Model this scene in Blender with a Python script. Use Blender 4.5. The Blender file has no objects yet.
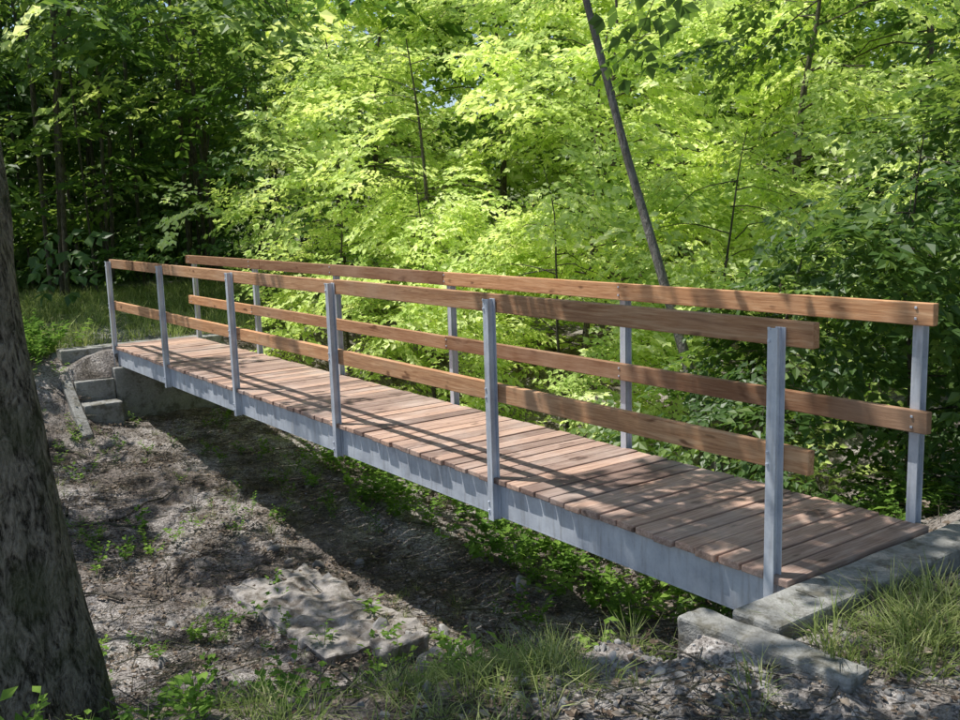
import bpy, bmesh, math, random
import numpy as np
from mathutils import Vector, Matrix, noise
random.seed(7); rng=np.random.default_rng(7)
D=bpy.data; C=bpy.context; SC=C.scene
def link(o,parent=None):
    SC.collection.objects.link(o)
    if parent: o.parent=parent
    return o
def empty(name):
    e=D.objects.new(name,None); e.empty_display_size=.2
    return link(e)
# ------------------------------------------------------------------ materials
class NT:
    def __init__(s,name):
        s.m=D.materials.new(name); s.m.use_nodes=True; s.t=s.m.node_tree; s.t.nodes.clear()
        s.out=s.n('ShaderNodeOutputMaterial')
    def n(s,typ,**k):
        nd=s.t.nodes.new(typ)
        for a,b in k.items(): setattr(nd,a,b)
        return nd
    def l(s,a,b): s.t.links.new(a,b)
    def noise(s,vec,scale,detail=6,rough=.6,dist=0):
        nd=s.n('ShaderNodeTexNoise'); nd.inputs['Scale'].default_value=scale; nd.inputs['Detail'].default_value=min(detail,4)
        nd.inputs['Roughness'].default_value=rough; nd.inputs['Distortion'].default_value=dist
        if vec is not None: s.l(vec,nd.inputs['Vector'])
        return nd.outputs['Fac']
    def ramp(s,fac,stops):
        nd=s.n('ShaderNodeValToRGB'); e=nd.color_ramp.elements
        while len(e)<len(stops): e.new(.5)
        for el,(p,c) in zip(e,stops):
            el.position=p; el.color=(*c,1) if len(c)==3 else c
        s.l(fac,nd.inputs[0]); return nd.outputs[0]
    def mix(s,fac,a,b,mode='MIX'):
        nd=s.n('ShaderNodeMix',data_type='RGBA',blend_type=mode)
        for sock,v in ((nd.inputs[0],fac),(nd.inputs[6],a),(nd.inputs[7],b)):
            if isinstance(v,(int,float)): sock.default_value=v
            elif isinstance(v,tuple): sock.default_value=(*v,1)
            else: s.l(v,sock)
        return nd.outputs[2]
    def math(s,op,a,b=0.0,c=None):
        nd=s.n('ShaderNodeMath',operation=op)
        for i,v in enumerate((a,b)+((c,) if c is not None else ())):
            if isinstance(v,(int,float)): nd.inputs[i].default_value=v
            else: s.l(v,nd.inputs[i])
        return nd.outputs[0]
    def mapping(s,vec,scale=(1,1,1)):
        nd=s.n('ShaderNodeMapping'); nd.inputs['Scale'].default_value=scale; s.l(vec,nd.inputs['Vector']); return nd.outputs[0]
    def bump(s,h,strength,dist=.02):
        nd=s.n('ShaderNodeBump'); nd.inputs['Strength'].default_value=strength; nd.inputs['Distance'].default_value=dist
        s.l(h,nd.inputs['Height']); return nd.outputs[0]
    def principled(s,col,rough=.8,metal=0,normal=None,spec=.3):
        p=s.n('ShaderNodeBsdfPrincipled')
        for nm,v in (('Base Color',col),('Roughness',rough),('Metallic',metal)):
            if isinstance(v,(int,float)): p.inputs[nm].default_value=v
            elif isinstance(v,tuple): p.inputs[nm].default_value=(*v,1)
            else: s.l(v,p.inputs[nm])
        p.inputs['Specular IOR Level'].default_value=spec
        if normal is not None: s.l(normal,p.inputs['Normal'])
        s.l(p.outputs[0],s.out.inputs[0]); return p
    def diffuse(s,col,normal=None):
        p=s.n('ShaderNodeBsdfDiffuse'); s.l(col,p.inputs[0])
        if normal is not None: s.l(normal,p.inputs['Normal'])
        s.l(p.outputs[0],s.out.inputs[0])
def leaf_mat(name,c1,c2,c3,t=(1.3,1.25,1.0),gloss=False):
    s=NT(name); at0=s.n('ShaderNodeAttribute',attribute_name='rnd')
    at=s.n('ShaderNodeAttribute',attribute_name='lv')
    f=s.math('ADD',s.math('MULTIPLY',at0.outputs['Fac'],.6),s.math('MULTIPLY',at.outputs['Fac'],.4))
    col=s.ramp(f,[(.1,c1),(.55,c2),(.95,c3)])
    p=s.n('ShaderNodeBsdfDiffuse'); s.l(col,p.inputs[0])
    tr=s.n('ShaderNodeBsdfTranslucent'); s.l(s.mix(1.0,col,t,'MULTIPLY'),tr.inputs[0])
    mx=s.n('ShaderNodeAddShader')
    s.l(p.outputs[0],mx.inputs[0]); s.l(tr.outputs[0],mx.inputs[1]); o=mx.outputs[0]
    if gloss:
        gl=s.n('ShaderNodeBsdfGlossy'); gl.inputs['Roughness'].default_value=.45
        mg=s.n('ShaderNodeMixShader'); mg.inputs[0].default_value=.035
        s.l(o,mg.inputs[1]); s.l(gl.outputs[0],mg.inputs[2]); o=mg.outputs[0]
    s.l(o,s.out.inputs[0])
    return s.m
M_leaf=leaf_mat('leaf_sun_tint',(.20,.285,.07),(.44,.52,.19),(.62,.66,.37),(.9,.85,.65))  # pale leaf copy: sunlit, overexposed look put into the colour
M_leafd=leaf_mat('leaf_shade_tint',(.03,.065,.016),(.06,.11,.025),(.15,.21,.055),(1.5,1.4,.9),True)  # dark copy of the same leaf: shade put into the colour
M_weed=leaf_mat('weed_leaf',(.06,.12,.025),(.11,.19,.035),(.18,.27,.055),(.8,.8,.6))
M_grass=leaf_mat('grass_blade',(.09,.13,.04),(.17,.21,.07),(.34,.35,.18),(.8,.8,.6))
M_dry=leaf_mat('dry_leaf',(.09,.065,.05),(.21,.165,.125),(.42,.35,.28),(.2,.2,.2))
def bark_mat(name,dark,light,sc=14,zs=.3,moss=(.11,.12,.06)):
    s=NT(name); tc=s.n('ShaderNodeTexCoord').outputs['Object']
    v=s.mapping(tc,(1,1,zs)); a=s.noise(v,sc,8,.7,.8); b=s.noise(tc,4,4,.6); c=s.noise(v,sc*3.5,4,.7)
    col=s.mix(.4,s.ramp(a,[(.42,dark),(.56,light)]),s.ramp(c,[(.42,dark),(.6,light)]))
    col=s.mix(s.ramp(b,[(.45,(0,0,0)),(.62,(.6,.6,.6))]),col,moss)
    s.principled(col,.9,0,s.bump(s.math('ADD',a,s.math('MULTIPLY',c,.5)),1.0,.07),.15); return s.m
M_bark=bark_mat('bark',(.035,.028,.02),(.44,.38,.29),24,.35,(.12,.135,.06))
M_barkf=bark_mat('bark_thin',(.07,.06,.05),(.24,.21,.17),20)
M_barkp=bark_mat('bark_pale',(.2,.18,.16),(.48,.45,.40),20,.3,(.26,.25,.2))
def wood_mat(name,c1,c2,c3,axis,dirt=(.22,.19,.165)):
    s=NT(name); tc=s.n('ShaderNodeTexCoord').outputs['Object']; at=s.n('ShaderNodeAttribute',attribute_name='bv')
    off=s.n('ShaderNodeCombineXYZ')
    k=s.math('MULTIPLY',at.outputs['Fac'],37.0); s.l(k,off.inputs[0]); s.l(k,off.inputs[1]); s.l(k,off.inputs[2])
    va=s.n('ShaderNodeVectorMath',operation='ADD'); s.l(tc,va.inputs[0]); s.l(off.outputs[0],va.inputs[1])
    sc={'x':(1.2,22,22),'y':(22,1.2,22)}[axis]
    g=s.noise(s.mapping(va.outputs[0],sc),2.2,7,.65,.8)
    g2=s.noise(s.mapping(va.outputs[0],tuple(q*4 for q in sc)),2.0,4,.7)
    big=s.noise(tc,1.7,5,.6); kn=s.noise(s.mapping(va.outputs[0],{'x':(3,9,9),'y':(9,3,9)}[axis]),1.6,2,.5)
    col=s.ramp(g,[(.28,c1),(.5,c2),(.75,c3)])
    col=s.mix(.35,col,s.ramp(g2,[(.3,c1),(.7,c3)]))
    var=s.ramp(at.outputs['Fac'],[(0,(.55,.53,.54)),(.5,(1,1,1)),(1,(1.25,1.17,1.08))])
    col=s.mix(1.0,col,var,'MULTIPLY')
    col=s.mix(s.ramp(kn,[(.64,(0,0,0)),(.72,(.85,.85,.85))]),col,tuple(q*.5 for q in c1))
    col=s.mix(s.ramp(big,[(.5,(0,0,0)),(.72,(.55,.55,.55))]),col,dirt)
    s.principled(col,.72,0,s.bump(g2,.35,.004),.3); return s.m
M_deck=wood_mat('deck_wood',(.19,.11,.085),(.42,.275,.215),(.72,.55,.46),'y',(.62,.51,.45))
M_rail=wood_mat('rail_wood',(.27,.11,.05),(.53,.265,.125),(.80,.53,.32),'x',(.50,.33,.22))
def steel():
    s=NT('galvanised_steel'); tc=s.n('ShaderNodeTexCoord').outputs['Object']
    v=s.n('ShaderNodeTexVoronoi'); v.inputs['Scale'].default_value=60; s.l(tc,v.inputs['Vector'])
    a=s.noise(tc,5,6,.65); st=s.noise(s.mapping(tc,(9,9,1)),3,5,.6)
    col=s.ramp(a,[(.3,(.48,.52,.60)),(.6,(.68,.72,.79)),(.8,(.78,.81,.86))])
    vr=s.ramp(v.outputs['Distance'],[(.1,(.42,)*3),(.6,(.58,)*3)])
    col=s.mix(.4,col,vr,'OVERLAY')
    col=s.mix(s.ramp(st,[(.50,(0,0,0)),(.8,(.6,.6,.6))]),col,(.22,.2,.18))
    s.principled(col,s.ramp(a,[(.3,(.38,)*3),(.7,(.55,)*3)]),.2,None,.5); return s.m
M_steel=steel()
def concrete(name,cols,moss):
    s=NT(name); tc=s.n('ShaderNodeTexCoord').outputs['Object']
    a=s.noise(tc,3,8,.7); b=s.noise(tc,40,5,.7); c=s.noise(tc,7,6,.7)
    col=s.ramp(a,[(.3,cols[0]),(.55,cols[1]),(.75,cols[2])])
    col=s.mix(.3,col,s.ramp(b,[(.3,(.14,.14,.13)),(.7,(.55,.54,.52))]))
    col=s.mix(s.ramp(c,[(.50,(0,0,0)),(.62,(.8,.8,.8))]),col,moss)
    s.diffuse(col,s.bump(s.math('ADD',b,c),.8,.015)); return s.m
M_conc=concrete('concrete',((.2,.19,.175),(.33,.325,.30),(.48,.47,.45)),(.13,.12,.09))
M_slab=concrete('dusty_concrete',((.26,.225,.20),(.42,.375,.34),(.56,.51,.475)),(.18,.15,.12))
def stone():
    s=NT('stone'); tc=s.n('ShaderNodeTexCoord').outputs['Object']; oi=s.n('ShaderNodeAttribute',attribute_name='rnd')
    a=s.noise(tc,25,6,.7)
    col=s.mix(.5,s.ramp(a,[(.3,(.13,.125,.115)),(.7,(.38,.365,.35))]),s.ramp(oi.outputs['Fac'],[(0,(.14,.13,.12)),(.6,(.28,.265,.25)),(1,(.56,.54,.52))]))
    s.diffuse(col); return s.m
M_stone=stone()
def ground_mat():
    s=NT('forest_floor_soil'); tc=s.n('ShaderNodeTexCoord').outputs['Object']
    a=s.noise(tc,.9,4,.65,.3); b=s.noise(tc,7,4,.75); c=s.noise(tc,48,4,.75); d=s.noise(tc,2.6,4,.65,.5)
    col=s.ramp(b,[(.28,(.10,.082,.07)),(.5,(.24,.205,.18)),(.72,(.42,.37,.335))])
    col=s.mix(s.ramp(a,[(.44,(0,0,0)),(.57,(.85,.85,.85))]),col,s.ramp(c,[(.35,(.30,.265,.24)),(.65,(.66,.605,.565))]))
    col=s.mix(s.ramp(d,[(.5,(0,0,0)),(.64,(.7,.7,.7))]),col,s.ramp(c,[(.35,(.055,.045,.036)),(.65,(.15,.125,.09))]))
    col=s.mix(.5,col,s.ramp(c,[(.38,(.12,)*3),(.5,(.5,)*3),(.62,(.8,)*3)]),'OVERLAY')
    at=s.n('ShaderNodeAttribute',attribute_name='gm')
    gr=s.ramp(b,[(.3,(.08,.12,.03)),(.7,(.18,.24,.07))])
    col=s.mix(at.outputs['Fac'],col,gr)
    at2=s.n('ShaderNodeAttribute',attribute_name='gv')
    gv=s.ramp(c,[(.35,(.15,.14,.13)),(.65,(.52,.50,.48))])
    col=s.mix(at2.outputs['Fac'],col,gv)
    h=s.math('ADD',s.math('MULTIPLY',b,1.4),s.math('MULTIPLY',c,.6))
    s.diffuse(col,s.bump(h,1.0,.045)); return s.m
M_ground=ground_mat()
# ------------------------------------------------------------------ mesh helpers
def mesh_obj(name,verts,faces,mat,parent=None,attrs=None,smooth=False):
    me=D.meshes.new(name); me.from_pydata([tuple(v) for v in verts],[],faces); me.materials.append(mat)
    if attrs:
        for k,vals in attrs.items():
            a=me.attributes.new(k,'FLOAT','POINT'); a.data.foreach_set('value',np.array(vals,dtype=np.float32))
    if smooth: me.polygons.foreach_set('use_smooth',[True]*len(me.polygons))
    me.update()
    o=D.objects.new(name,me); link(o,parent); return o
class Boxes:
    def __init__(s): s.v=[];s.f=[];s.b=[]
    def add(s,x0,x1,y0,y1,z0,z1,bv=0,jit=0,rot=0):
        i=len(s.v); cx,cy=(x0+x1)/2,(y0+y1)/2
        for x in (x0,x1):
            for y in (y0,y1):
                for z in (z0,z1):
                    dx,dy=x-cx,y-cy
                    s.v.append((cx+dx*math.cos(rot)-dy*math.sin(rot)+random.uniform(-jit,jit),cy+dx*math.sin(rot)+dy*math.cos(rot)+random.uniform(-jit,jit),z+random.uniform(-jit,jit)))
        s.f+= [(i,i+1,i+3,i+2),(i+4,i+6,i+7,i+5),(i,i+4,i+5,i+1),(i+2,i+3,i+7,i+6),(i,i+2,i+6,i+4),(i+1,i+5,i+7,i+3)]
        s.b+=[bv]*8
    def obj(s,name,mat,parent=None,bevel=0):
        o=mesh_obj(name,s.v,s.f,mat,parent,{'bv':s.b})
        if bevel:
            m=o.modifiers.new('b','BEVEL'); m.width=bevel; m.segments=2; m.limit_method='ANGLE'
        return o
# ------------------------------------------------------------------ terrain
def ss(a,b,x):
    t=max(0,min(1,(x-a)/(b-a))); return t*t*(3-2*t)
def lerp(a,b,t): return a+(b-a)*t
def H(x,y,detail=True):
    br=1-ss(.35,1.0,abs(y-.5)-.35)
    e=-.15-.38*max(0,-(y+1.0))
    n1=noise.noise(Vector((x*.5,y*.5,1.3)))
    t=min(1,max(0,(e-x)/2.4)); near=lerp(-.085-.045*(1-ss(-.72,-.58,y)),-1.38,t**.85)
    t2=min(1,max(0,(.05-x)/2.4)); nearb=lerp(-.5,-1.38,t2) if x<.1 else -.08
    near=lerp(near,nearb,br)
    tf=min(1,max(0,(x+10.2)/1.7)); far=lerp(-.1,-.95,ss(0,1,tf))
    tf2=min(1,max(0,(x+9.0)/4.2)); far=lerp(far,-1.4,tf2) if x>-9 else far
    farb=-.06 if x<-9.6 else lerp(-.86,-1.4,min(1,max(0,(x+9.5)/5)))
    far=lerp(far,farb,br)
    z=near if x>-3.4 else far
    if -9.5<x<.2:
        z=lerp(z,-.35+.1*n1,ss(2.6,6.5,y)) if z<-.35 else z
    d=math.hypot(x+3,y)
    z+=.06*n1*ss(0,.6,abs(x-.2)+abs(y+.2)-.6)
    if x<-11: z+=.12*noise.noise(Vector((x*.25,y*.25,7)))
    z+=max(0,d-26)*.12
    if detail:
        k=1 if x<-.2 else .4
        z+=.05*k*noise.noise(Vector((x*2.1,y*2.1,3)))+.035*k*noise.noise(Vector((x*5,y*5,5)))+.018*noise.noise(Vector((x*13,y*13,9)))
    return z
def axis(lo,hi,step,far):
    a=list(np.arange(lo,hi+1e-6,step)); s=step
    up=[];x=hi
    while x<far: s*=1.18; x+=s; up.append(x)
    s=step;dn=[];x=lo
    while x>-far: s*=1.18; x-=s; dn.append(x)
    return dn[::-1]+a+up
xs=axis(-11,2.2,.05,160); ys=axis(-4,4,.05,160)
gv=[];gm=[];gg=[]
for x in xs:
    for y in ys:
        gv.append((x,y,H(x,y)))
        n=noise.noise(Vector((x*.8,y*.8,11)))
        gl=ss(-10.2,-12,x)*ss(-4,-1,y)*.9
        gl=max(gl,.0,ss(25,40,math.hypot(x,y)))
        gm.append(max(0,min(1,gl*(.75+n))))
        g=ss(-.1,.5,x)*(1-ss(-.6,-.3,y)*.5)*.8+ss(-9.6,-9.9,x)*ss(-13.5,-12,x)*(1-ss(.6,1.0,abs(y-.4)))
        gg.append(max(0,min(1,g*(.65+n*.8))))
ny=len(ys)
gf=[(i*ny+j,(i+1)*ny+j,(i+1)*ny+j+1,i*ny+j+1) for i in range(len(xs)-1) for j in range(ny-1)]
mesh_obj('ground',gv,gf,M_ground,None,{'gm':gm,'gv':gg},True)
# ------------------------------------------------------------------ bridge
S=1.93036; W=.994
bridge=empty('footbridge')
bx=Boxes(); x=.085
while x>-9.78:
    w=.115; bv=random.random()
    bx.add(x-w,x,-.035+random.uniform(-.009,.009),W+.02+random.uniform(-.006,.006),-.034+random.uniform(-.002,.001),random.uniform(-.004,.003),bv,.0012)
    x-=w+.012
bx.obj('deck_boards',M_deck,bridge,.005)
st=Boxes()
def beam(y,sgn):
    st.add(-9.72,.06,min(y,y+sgn*.008),max(y,y+sgn*.008),-.226,-.046)
    st.add(-9.72,.06,min(y,y+sgn*.07),max(y,y+sgn*.07),-.237,-.2265)
    st.add(-9.72,.06,min(y,y+sgn*.07),max(y,y+sgn*.07),-.0455,-.036)
beam(0,1); beam(W,-1)
for k in range(17):
    xx=-.3-k*.58
    st.add(xx-.03,xx+.03,.0085,W-.0085,-.12,-.047)
st.obj('steel_beams',M_steel,bridge,.0015)
po=Boxes()
for k in range(6):
    xx=-S*k
    for y0,y1 in ((-.056,-.001),(W+.001,W+.056)):
        zt=1.03+random.uniform(-.004,.004)
        po.add(xx-.024,xx+.024,y0,y0+.006,-.25,zt)
        po.add(xx-.024,xx+.024,y1-.006,y1,-.25,zt)
        po.add(xx-.004,xx+.004,y0+.0061,y1-.0061,-.25,zt-.001)
po.obj('posts',M_steel,bridge,.0015)
ra=Boxes()
for y in (.002,W-.044):
    for (z0,z1) in ((.948,1.05),(.442,.545)):
        cuts=[.15,-2*S-.0,-4*S,-5*S-.06] if y<.5 else [.1,-2*S,-4*S+.3,-5*S-.1]
        if z0<.5: cuts=[cuts[0]-.01,-S*2,-S*4,cuts[3]]
        for a,b in zip(cuts[:-1],cuts[1:]):
            dz=random.uniform(-.004,.004)
            ra.add(b+.003,a-.003,y,y+.042,z0+dz,z1+dz,random.random(),.001)
ra.obj('handrails',M_rail,bridge,.004)
bo=Boxes()
for k in range(6):
    for zc in (1.0,.495):
        for dz in (-.025,.025):
            bo.add(-S*k-.02,-S*k-.008,-.063,-.0565,zc+dz-.006,zc+dz+.006)
            bo.add(-S*k+.008,-S*k+.02,W-.05,W-.0445,zc+dz-.006,zc+dz+.006)
    bo.add(-S*k-.02,-S*k-.008,-.063,-.0565,-.15,-.136); bo.add(-S*k-.02,-S*k-.008,-.063,-.0565,-.20,-.186)
bo.obj('bolts',M_steel,bridge,.002)
# ------------------------------------------------------------------ concrete
def rough(o,sub=4,amt=.012,sc=.12):
    m=o.modifiers.new('b','BEVEL'); m.width=.015; m.segments=2
    m=o.modifiers.new('s','SUBSURF'); m.subdivision_type='SIMPLE'; m.levels=sub; m.render_levels=sub
    t=D.textures.new(o.name+'_t','CLOUDS'); t.noise_scale=sc
    m=o.modifiers.new('d','DISPLACE'); m.texture=t; m.strength=amt; m.texture_coords='GLOBAL'
def conc(name,parent,*args,rot=0,amt=.015,sub=4):
    b=Boxes(); b.add(*args,0,.004,rot); o=b.obj(name,M_conc,parent); rough(o,sub,amt); return o
ab=empty('concrete_abutment')
conc('sill',ab,.095,.32,-.40,2.6,-.9,-.015)
conc('bearing_wall',ab,-.14,.09,-.12,1.15,-1.0,-.245)
conc('kerb',ab,-.03,.68,-.545,-.405,-.5,-.034,rot=.07,amt=.03)
ab2=empty('concrete_abutment')
conc('sill',ab2,-10.05,-9.8,-.62,1.4,-.9,-.01,amt=.008)
conc('bearing_wall',ab2,-9.79,-9.5,-.1,1.2,-1.3,-.245,amt=.008)
conc('step_upper',ab2,-9.79,-9.5,-.55,-.105,-1.2,-.36,amt=.008)
conc('step_lower',ab2,-9.495,-9.2,-.55,-.11,-1.3,-.6,amt=.008)
b=Boxes(); b.add(-10.1,-8.8,-.69,-.57,-.25,-.05)
b.v=[(vx,vy,vz-max(0,(vx+10.1))*.62) for vx,vy,vz in b.v]
o=b.obj('wing_kerb',M_conc,ab2); rough(o,4,.01)
sl=empty('broken_concrete_slab')
for nm,a in (('slab',(-4.8,-3.0,-.66,.10,-1.8,-1.345)),('end_block',(-2.9,-2.7,-.34,-.06,-1.6,-1.23)),('loose_block',(-2.48,-2.34,-.25,-.11,-1.5,-1.2))):
    b=Boxes(); b.add(*a,0,.05,.03); o=b.obj(nm,M_slab,sl); rough(o,6,.11,.16)
# ------------------------------------------------------------------ scatter
def ng_for(coll):
    ng=D.node_groups.new('scatter_'+coll.name,'GeometryNodeTree')
    ng.interface.new_socket('Geometry',in_out='INPUT',socket_type='NodeSocketGeometry')
    ng.interface.new_socket('Geometry',in_out='OUTPUT',socket_type='NodeSocketGeometry')
    N=ng.nodes.new; L=ng.links.new
    gi=N('NodeGroupInput'); go=N('NodeGroupOutput'); m2p=N('GeometryNodeMeshToPoints'); iop=N('GeometryNodeInstanceOnPoints')
    ci=N('GeometryNodeCollectionInfo'); ci.inputs['Collection'].default_value=coll; ci.inputs['Separate Children'].default_value=True; ci.inputs['Reset Children'].default_value=True
    def at(nm,t):
        a=N('GeometryNodeInputNamedAttribute'); a.data_type=t; a.inputs['Name'].default_value=nm; return a.outputs[0]
    e=N('FunctionNodeEulerToRotation'); L(at('rot','FLOAT_VECTOR'),e.inputs[0])
    L(gi.outputs[0],m2p.inputs[0]); L(m2p.outputs[0],iop.inputs['Points']); L(ci.outputs[0],iop.inputs['Instance'])
    iop.inputs['Pick Instance'].default_value=True
    L(at('idx','INT'),iop.inputs['Instance Index']); L(e.outputs[0],iop.inputs['Rotation']); L(at('scl','FLOAT'),iop.inputs['Scale'])
    rz=N('GeometryNodeRealizeInstances'); L(iop.outputs[0],rz.inputs[0]); L(rz.outputs[0],go.inputs[0]); return ng
NG={}
def scatter(name,P,R,Sc,I,coll,parent=None):
    P=np.asarray(P,dtype=np.float32); n=len(P)
    me=D.meshes.new(name); me.vertices.add(n); me.vertices.foreach_set('co',P.ravel())
    a=me.attributes.new('rot','FLOAT_VECTOR','POINT'); a.data.foreach_set('vector',np.asarray(R,dtype=np.float32).ravel())
    a=me.attributes.new('scl','FLOAT','POINT'); a.data.foreach_set('value',np.asarray(Sc,dtype=np.float32))
    a=me.attributes.new('rnd','FLOAT','POINT'); a.data.foreach_set('value',rng.random(n).astype(np.float32))
    a=me.attributes.new('idx','INT','POINT'); a.data.foreach_set('value',np.asarray(I,dtype=np.int32))
    o=D.objects.new(name,me); link(o,parent)
    if coll.name not in NG: NG[coll.name]=ng_for(coll)
    m=o.modifiers.new('scatter','NODES'); m.node_group=NG[coll.name]; return o
class LM:
    def __init__(s): s.v=[];s.f=[];s.a=[];s.mi=[]
    def leaf(s,o,d,n,L,Wd,fold=.25,mi=0):
        d=d.normalized(); sd=d.cross(n).normalized(); n=sd.cross(d)
        i=len(s.v); q=random.random()
        for (t,w,h) in ((0,0,0),(.42,.5,fold*.5),(1,0,-.1),(.42,-.5,fold*.5)):
            s.v.append(o+d*(t*L)+sd*(w*Wd)+n*(h*Wd)); s.a.append(q)
        s.f+=[(i,i+1,i+2),(i,i+2,i+3)]; s.mi+=[mi,mi]
    def stick(s,a,b,r,mi=1):
        d=(b-a); u=d.orthogonal().normalized(); i=len(s.v)
        s.v+=[a+u*r,a-u*r,b-u*r*.6,b+u*r*.6]; s.a+=[.5]*4; s.f.append((i,i+1,i+2,i+3)); s.mi.append(mi)
    def blade(s,o,az,L,w,lean,segs=2,mi=0):
        i=len(s.v); q=random.random(); dx,dy=math.cos(az),math.sin(az); sx,sy=-dy,dx
        for k in range(segs+1):
            t=k/segs; out=lean*L*t*t; z=L*(t-.35*lean*t*t); ww=w*(1-t**1.6)/2+.0003
            for sg in (-1,1): s.v.append(Vector((o[0]+dx*out+sx*ww*sg,o[1]+dy*out+sy*ww*sg,o[2]+z))); s.a.append(q)
        for k in range(segs):
            j=i+2*k; s.f.append((j,j+1,j+3,j+2)); s.mi.append(mi)
    def obj(s,name,mats,coll):
        me=D.meshes.new(name); me.from_pydata([tuple(v) for v in s.v],[],s.f)
        for m in mats: me.materials.append(m)
        me.polygons.foreach_set('material_index',s.mi)
        a=me.attributes.new('lv','FLOAT','POINT'); a.data.foreach_set('value',s.a)
        me.update(); o=D.objects.new(name,me); coll.objects.link(o); return o
V=Vector; U=random.uniform
def spray(mat,coll,name,leafL=.075,nsub=7,Ls=.62,jn=.5):
    m=LM(); p=V((0,0,0)); prev=p; pts=[]
    for k in range(1,5):
        q=V((Ls*k/4,U(-.02,.02),-.12*(k/4)**2+U(-.01,.01)))
        if k<4: m.stick(prev,q,.004*(1-k/6))
        prev=q; pts.append(q)
    def leafat(o,az,el):
        d=V((math.cos(az),math.sin(az),el)); n=V((U(-jn,jn),U(-jn,jn),1))
        L=leafL*U(.6,1.2); m.leaf(o,d,n,L,L*U(.58,.74))
    for k in range(nsub):
        t=.12+.8*k/nsub; o=V((Ls*t,0,-.12*t*t)); sg=1 if k%2 else -1
        az=sg*U(.6,1.1); L=Ls*U(.35,.62)*(1.15-t*.6); tilt=U(-.25,.15)
        ns=4; q=o
        for j in range(1,ns+1):
            q=o+V((math.cos(az)*L*j/ns,math.sin(az)*L*j/ns,tilt*L*j/ns-.1*L*(j/ns)**2))
            for s2 in (-1,1): leafat(q,az+s2*U(.5,1.1),U(-.5,.1))
        leafat(q,az,U(-.5,0))
    for q in pts[1:]:
        for s2 in (-1,1): leafat(q,s2*U(.5,1.2),U(-.4,.15))
    leafat(pts[-1],0,-.3)
    return m.obj(name,[mat,M_barkf],coll)
cB=D.collections.new('sprays_sun_tint'); cD=D.collections.new('sprays_shade_tint')
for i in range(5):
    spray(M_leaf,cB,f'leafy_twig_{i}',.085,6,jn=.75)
    spray(M_leafd,cD,f'shade_tint_twig_{i}',.085,6,jn=.6)
def tube(pts,rad,verts,faces,n=7,wob=0):
    base=len(verts); pts=[V(p) for p in pts]
    for i,p in enumerate(pts):
        d=(pts[min(i+1,len(pts)-1)]-pts[max(i-1,0)]).normalized(); u=V((0,1,0)).cross(d)
        u=u.normalized() if u.length>.1 else V((1,0,0)); w=d.cross(u)
        for k in range(n):
            a=2*math.pi*k/n; r=rad[i]*(1+wob*noise.noise(V((math.cos(a)*1.5,math.sin(a)*1.5,p.z*1.2)))+(wob*.25*noise.noise(V((math.cos(a)*6,math.sin(a)*6,p.z*3)))))
            verts.append(p+u*math.cos(a)*r+w*math.sin(a)*r)
    for i in range(len(pts)-1):
        for k in range(n):
            k2=(k+1)%n; faces.append((base+i*n+k,base+i*n+k2,base+(i+1)*n+k2,base+(i+1)*n+k))
NSPR=0
def tree(name,base,top,r0,lo,hi,cr,nb,nsp,coll,sc=1.0,bark=M_barkf,azr=None,up=.35,droop=.25,segs=7,wob=.1,flare=0,bend=(0,0),bd=.22):
    global NSPR
    e=empty(name); vs=[];fs=[]; b=V(base); t=V(top); n=14 if not flare else 60
    def tp(u):
        p=b.lerp(t,u); p=p+V((noise.noise(V((u*3,b.x,b.y))),noise.noise(V((u*3,b.y,b.x+9))),0))*bd*u*(1 if not flare else .4)
        return p+V((bend[0],bend[1],0))*math.sin(math.pi*u)
    tube([tp(i/n) for i in range(n+1)],[r0*(1-.85*i/n)*(1+flare*math.exp(-i*(1.6 if n==14 else .4))) for i in range(n+1)],vs,fs,40 if flare else segs,wob)
    P=[];R=[];Sc=[]
    for k in range(nb):
        u=lerp(lo,hi,(k+random.random())/nb); o=tp(u)
        az=U(*(azr or (0,2*math.pi))); prof=math.sin(math.pi*min(1,.22+.78*(u-lo)/(hi-lo+1e-6)))**.7
        L=cr*(.35+.65*prof)*U(.7,1.1); e1=up+U(-.2,.3); dirp=V((math.cos(az),math.sin(az),0))
        pr=[];m=6
        for j in range(m+1):
            q=j/m; pr.append(o+dirp*L*q+V((-dirp.y,dirp.x,0))*L*.12*noise.noise(V((k,q*3,b.x)))*2+V((0,0,1))*(L*(e1*q-droop*2*q*q)))
        r1=max(.008,r0*(1-.85*u)*.4); tube(pr,[r1*(1-.8*j/m) for j in range(m+1)],vs,fs,3)
        for s_ in range(nsp):
            q=U(.2,1.05)**.8; q=min(q,1); f=q*m; j=min(int(f),m-1); p=pr[j].lerp(pr[j+1],f-j)
            sd=random.choice((-1,1)); a2=az+sd*U(.0,1.3)*(1 if q<.95 else .4)
            spread=.35*L*(1-q)*U(0,1)
            p=p+V((math.cos(a2),math.sin(a2),0))*spread+V((0,0,U(-.25,.25)))
            P.append(p);R.append((U(-.6,.6),U(-.15,.65),a2));Sc.append(sc*U(.65,1.2))
    mesh_obj('trunk_and_limbs',vs,fs,bark,e,None,True)
    scatter('foliage',P,R,Sc,rng.integers(0,5,len(P)),coll,e); NSPR+=len(P)
    return e
T='deciduous_tree'
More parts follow.
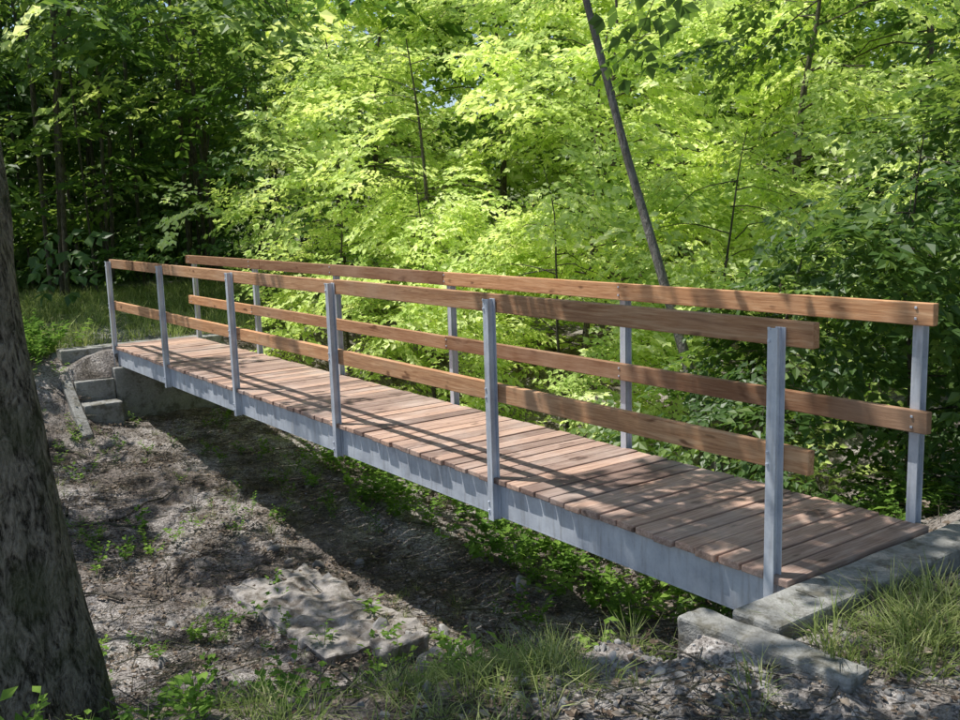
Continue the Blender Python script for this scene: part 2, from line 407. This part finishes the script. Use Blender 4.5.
for (x,y,h,r,c) in ((-6.4,4.6,3.6,.05,1.9),(-9.0,4.3,3.8,.05,2.0),(-11.6,4.2,4.2,.06,2.1),(-7.9,6.6,4.9,.08,2.4),(-5.0,6.6,4.6,.08,2.3),(-11,7,5.4,.09,2.6),(-14.6,6.4,6.0,.09,2.6),(-9.3,9.6,6.2,.1,2.9),(-5.2,9.8,5.8,.1,2.9)):
    tree(T,(x,y,H(x,y)-.1),(x+U(-.4,.4),y+U(-.4,.4),h),r,.06,.98,c,int(11+c*6*h/5.2),9,cB,1.15+.025*y,up=.3)
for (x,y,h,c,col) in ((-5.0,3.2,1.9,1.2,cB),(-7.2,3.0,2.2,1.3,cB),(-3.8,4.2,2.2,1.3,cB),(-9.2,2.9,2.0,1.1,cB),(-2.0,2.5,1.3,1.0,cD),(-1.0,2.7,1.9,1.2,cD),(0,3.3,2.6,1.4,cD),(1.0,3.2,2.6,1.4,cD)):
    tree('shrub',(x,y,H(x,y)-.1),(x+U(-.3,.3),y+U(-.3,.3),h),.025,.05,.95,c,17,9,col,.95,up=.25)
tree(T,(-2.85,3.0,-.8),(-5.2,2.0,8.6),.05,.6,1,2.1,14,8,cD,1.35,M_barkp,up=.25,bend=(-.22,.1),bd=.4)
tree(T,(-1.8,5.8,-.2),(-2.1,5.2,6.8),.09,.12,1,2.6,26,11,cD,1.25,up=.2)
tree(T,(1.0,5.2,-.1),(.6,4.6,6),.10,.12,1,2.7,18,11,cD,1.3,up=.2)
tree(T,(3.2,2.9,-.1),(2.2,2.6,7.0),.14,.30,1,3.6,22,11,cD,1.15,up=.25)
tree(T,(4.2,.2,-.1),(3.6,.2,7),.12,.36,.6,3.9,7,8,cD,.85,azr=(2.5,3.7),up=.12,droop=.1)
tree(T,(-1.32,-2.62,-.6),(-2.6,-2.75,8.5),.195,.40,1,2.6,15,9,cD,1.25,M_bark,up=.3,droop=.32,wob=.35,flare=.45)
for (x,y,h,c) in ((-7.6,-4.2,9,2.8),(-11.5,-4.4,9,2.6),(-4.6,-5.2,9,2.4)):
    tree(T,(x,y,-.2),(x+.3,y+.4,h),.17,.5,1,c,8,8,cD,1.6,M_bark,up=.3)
# distant forest
e=empty('forest'); vs=[];fs=[];P=[];R=[];Sc=[]
for k in range(110):
    x=U(-30,-18);y=U(-9,9); h=U(6,12); z0=H(x,y,False)
    tube([(x,y,z0-.2),(x+U(-.3,.3),y+U(-.3,.3),z0+h*.5),(x+U(-1.2,1.2),y+U(-1.2,1.2),z0+h)],[U(.02,.06)]*2+[.02],vs,fs,5)
mesh_obj('distant_trunks',vs,fs,M_barkf,e,None,True)
n=0; Pd=[];Rd=[];Sd=[]
while n<3100:
    x=U(-42,14);y=U(-10,34)
    d=math.hypot(x-2.4,y+3.2); ang=math.atan2(y+3.2,-(x-2.4))
    if d<15 or d>33 or ang<-.05 or ang>1.3: continue
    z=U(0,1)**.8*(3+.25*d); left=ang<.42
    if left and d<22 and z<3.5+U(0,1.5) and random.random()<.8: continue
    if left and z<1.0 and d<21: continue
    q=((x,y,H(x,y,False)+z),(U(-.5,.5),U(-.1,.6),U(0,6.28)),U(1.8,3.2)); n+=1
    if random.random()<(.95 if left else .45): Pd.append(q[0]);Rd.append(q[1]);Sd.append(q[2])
    elif d>18 or z>4: P.append(q[0]);R.append(q[1]);Sc.append(q[2])
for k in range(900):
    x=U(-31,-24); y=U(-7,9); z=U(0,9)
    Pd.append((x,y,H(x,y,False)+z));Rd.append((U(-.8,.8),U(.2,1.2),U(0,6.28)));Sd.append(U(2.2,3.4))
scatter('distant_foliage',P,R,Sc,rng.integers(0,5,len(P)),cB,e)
scatter('distant_shade_tint_foliage',Pd,Rd,Sd,rng.integers(0,5,len(Pd)),cD,e)  # dark-tinted leaves paint the shade in gaps of the distant forest
# fallen branches on the banks
for k in range(7):
    x,y=U(-8.5,-4.8),U(-2.4,-.5)
    a=U(0,6.28); L=U(.35,.9); vs=[];fs=[]
    pts=[]
    for j in range(6):
        q=j/5; px,py=x+math.cos(a)*L*q+U(-.02,.02),y+math.sin(a)*L*q+U(-.02,.02); pts.append((px,py,H(px,py)+.018+U(0,.01)))
    tube(pts,[.016*(1-.12*j) for j in range(6)],vs,fs,6,.3); mesh_obj('fallen_branch',vs,fs,M_barkf,None,None,True)
# ------------------------------------------------------------------ ground cover
cG=D.collections.new('grass_tufts'); cW=D.collections.new('weeds'); cS=D.collections.new('stones'); cL=D.collections.new('litter')
for i in range(4):
    m=LM()
    for k in range(22):
        a=U(0,6.28);rr=.05*math.sqrt(random.random()); m.blade((rr*math.cos(a),rr*math.sin(a),-.01),a+U(-.8,.8),U(.05,.15),U(.003,.005),U(.3,1.3))
    m.obj(f'tuft_{i}',[M_grass],cG)
for i in range(4):
    m=LM()
    for k in range(random.randint(4,7)):
        a=U(0,6.28);h=U(.06,.2); tp=V((math.cos(a)*h*.5,math.sin(a)*h*.5,h)); m.stick(V((0,0,-.01)),tp,.0018,0)
        for j in range(5):
            q=tp*(.45+.55*j/4); az=a+U(-2,2); L=U(.03,.06); m.leaf(q,V((math.cos(az),math.sin(az),U(-.1,.5))),V((U(-.3,.3),U(-.3,.3),1)),L,L*.6)
    m.obj(f'weed_{i}',[M_weed],cW)
for i in range(5):
    bm=bmesh.new(); bmesh.ops.create_icosphere(bm,subdivisions=2,radius=.5)
    sc=V((U(.8,1.2),U(.6,1),U(.4,.7)))
    for v in bm.verts:
        v.co*=1+.35*noise.noise(v.co*2.2+V((i*7,0,0))); v.co=V((v.co.x*sc.x,v.co.y*sc.y,v.co.z*sc.z))
    me=D.meshes.new('stone'); bm.to_mesh(me); bm.free(); me.materials.append(M_stone); cS.objects.link(D.objects.new(f'stone_{i}',me))
for i in range(5):
    m=LM()
    for k in range(16):
        o=V((U(-.15,.15),U(-.15,.15),U(0,.012))); a=U(0,6.28); L=U(.02,.05)
        m.leaf(o,V((math.cos(a),math.sin(a),U(-.2,.2))),V((U(-.5,.5),U(-.5,.5),1)),L,L*.6,.5)
    for k in range(5):
        o=V((U(-.15,.15),U(-.15,.15),.008)); a=U(0,6.28); L=U(.06,.32); m.stick(o,o+V((math.cos(a)*L,math.sin(a)*L,U(-.005,.02))),U(.0015,.005))
    m.obj(f'litter_{i}',[M_dry,M_barkf],cL)
def cover(name,n,fn,coll,s0,s1,nv,tilt=.15,dz=0):
    P=[];R=[];Sc=[];tries=0
    while len(P)<n and tries<n*40:
        tries+=1; p=fn()
        if p is None: continue
        x,y=p
        if -9.85<x<.36 and -.1<y<1.2 and x>-.2: continue
        if x<-9.45 and x>-10.1 and -.6<y<1.4: continue
        if -.05<x<.34 and y>-.5: continue
        if -.1<x<.7 and -.57<y<-.38: continue
        P.append((x,y,H(x,y)+dz));R.append((U(-tilt,tilt),U(-tilt,tilt),U(0,6.28)));Sc.append(U(s0,s1))
    scatter(name,P,R,Sc,rng.integers(0,nv,len(P)),coll)
def box(x0,x1,y0,y1,thr=None,f=1.2,seed=0):
    def fn():
        x,y=U(x0,x1),U(y0,y1)
        if thr is not None and noise.noise(V((x*f,y*f,seed)))<thr+U(-.15,.15): return None
        return x,y
    return fn
cover('leaf_litter',3000,box(-10,1.2,-3.5,3),cL,.6,1.3,5,.1,.004)
cover('gravel',3600,box(-.2,1.8,-2.6,1.5),cS,.008,.035,5,3)
cover('gravel',1200,box(-13.5,-10,-.3,1.2),cS,.015,.04,5,3)
cover('pebbles',1700,box(-9.4,-.2,-3.5,3,-.05,1.0,5),cS,.008,.035,5,3)
cover('pebbles',160,box(-.3,1.0,-2.2,-.6),cS,.03,.06,5,3)
cover('rocks',54,box(-5.2,-1.5,-2.5,2,-.1),cS,.05,.16,5,3)
def edge():
    x=random.gauss(-.35,.42);y=U(-2.2,-.5)
    if noise.noise(V((x*2,y*2,4)))<U(-.3,.25): return None
    return (x-.3*max(0,-(y+1)),y)
cover('grass',300,edge,cG,.6,1.3,4,.2)
cover('grass',75,lambda:(random.gauss(.56,.13),U(-.34,.45)),cG,.7,1.6,4,.25)
cover('grass',260,box(-9,-.3,-3.5,3.5,.15,1.3,2),cG,.4,1.0,4,.25)
cover('meadow_grass',2400,box(-20,-10.3,-4,7),cG,1.4,2.8,4,.2)
cover('weeds',300,box(-9.3,-.3,-3.5,3.5,.05,.9,8),cW,.5,1.3,4,.3)
cover('weeds',380,box(-7,-.5,1.1,3.4),cW,.9,2.0,4,.3)
cover('weeds',300,box(-13,-9.6,-3.5,-.5),cW,1,2.4,4,.3)
cover('weeds',60,lambda:(random.gauss(-1.1,.25),random.gauss(-1.95,.3)),cW,.6,1.3,4,.3)
# ------------------------------------------------------------------ light, camera
sv=V((-.32,-.25,.90)).normalized()
su=D.lights.new('sun','SUN'); su.energy=5; su.angle=math.radians(.5); su.color=(1,.97,.91)
so=D.objects.new('sun',su); link(so); so.rotation_euler=sv.to_track_quat('Z','Y').to_euler(); so.location=(0,0,20)
w=D.worlds.new('World'); SC.world=w; w.use_nodes=True; nt=w.node_tree; bg=nt.nodes['Background']
sk=nt.nodes.new('ShaderNodeTexSky'); sk.sky_type='NISHITA'; sk.sun_disc=False; sk.sun_elevation=math.asin(sv.z); sk.sun_rotation=math.atan2(sv.x,sv.y)
nt.links.new(sk.outputs[0],bg.inputs[0]); bg.inputs[1].default_value=.15
yaw,p,r=.62019,.1562,-.03019
f=V((-math.cos(yaw)*math.cos(p),math.sin(yaw)*math.cos(p),-math.sin(p))); Rr=f.cross(V((0,0,1))).normalized(); Uu=Rr.cross(f)
R2=Rr*math.cos(r)+Uu*math.sin(r);U2=-Rr*math.sin(r)+Uu*math.cos(r)
cam=D.cameras.new('camera'); co=D.objects.new('camera',cam); link(co)
co.matrix_world=Matrix(((R2.x,U2.x,-f.x,2.40854),(R2.y,U2.y,-f.y,-3.19977),(R2.z,U2.z,-f.z,1.53174),(0,0,0,1)))
cam.sensor_width=36; cam.lens=36*966.92/960; cam.clip_end=600; cam.clip_start=.05
SC.camera=co
SC.view_settings.view_transform='Standard'; SC.view_settings.look='None'; SC.view_settings.exposure=0
print('sprays',NSPR)
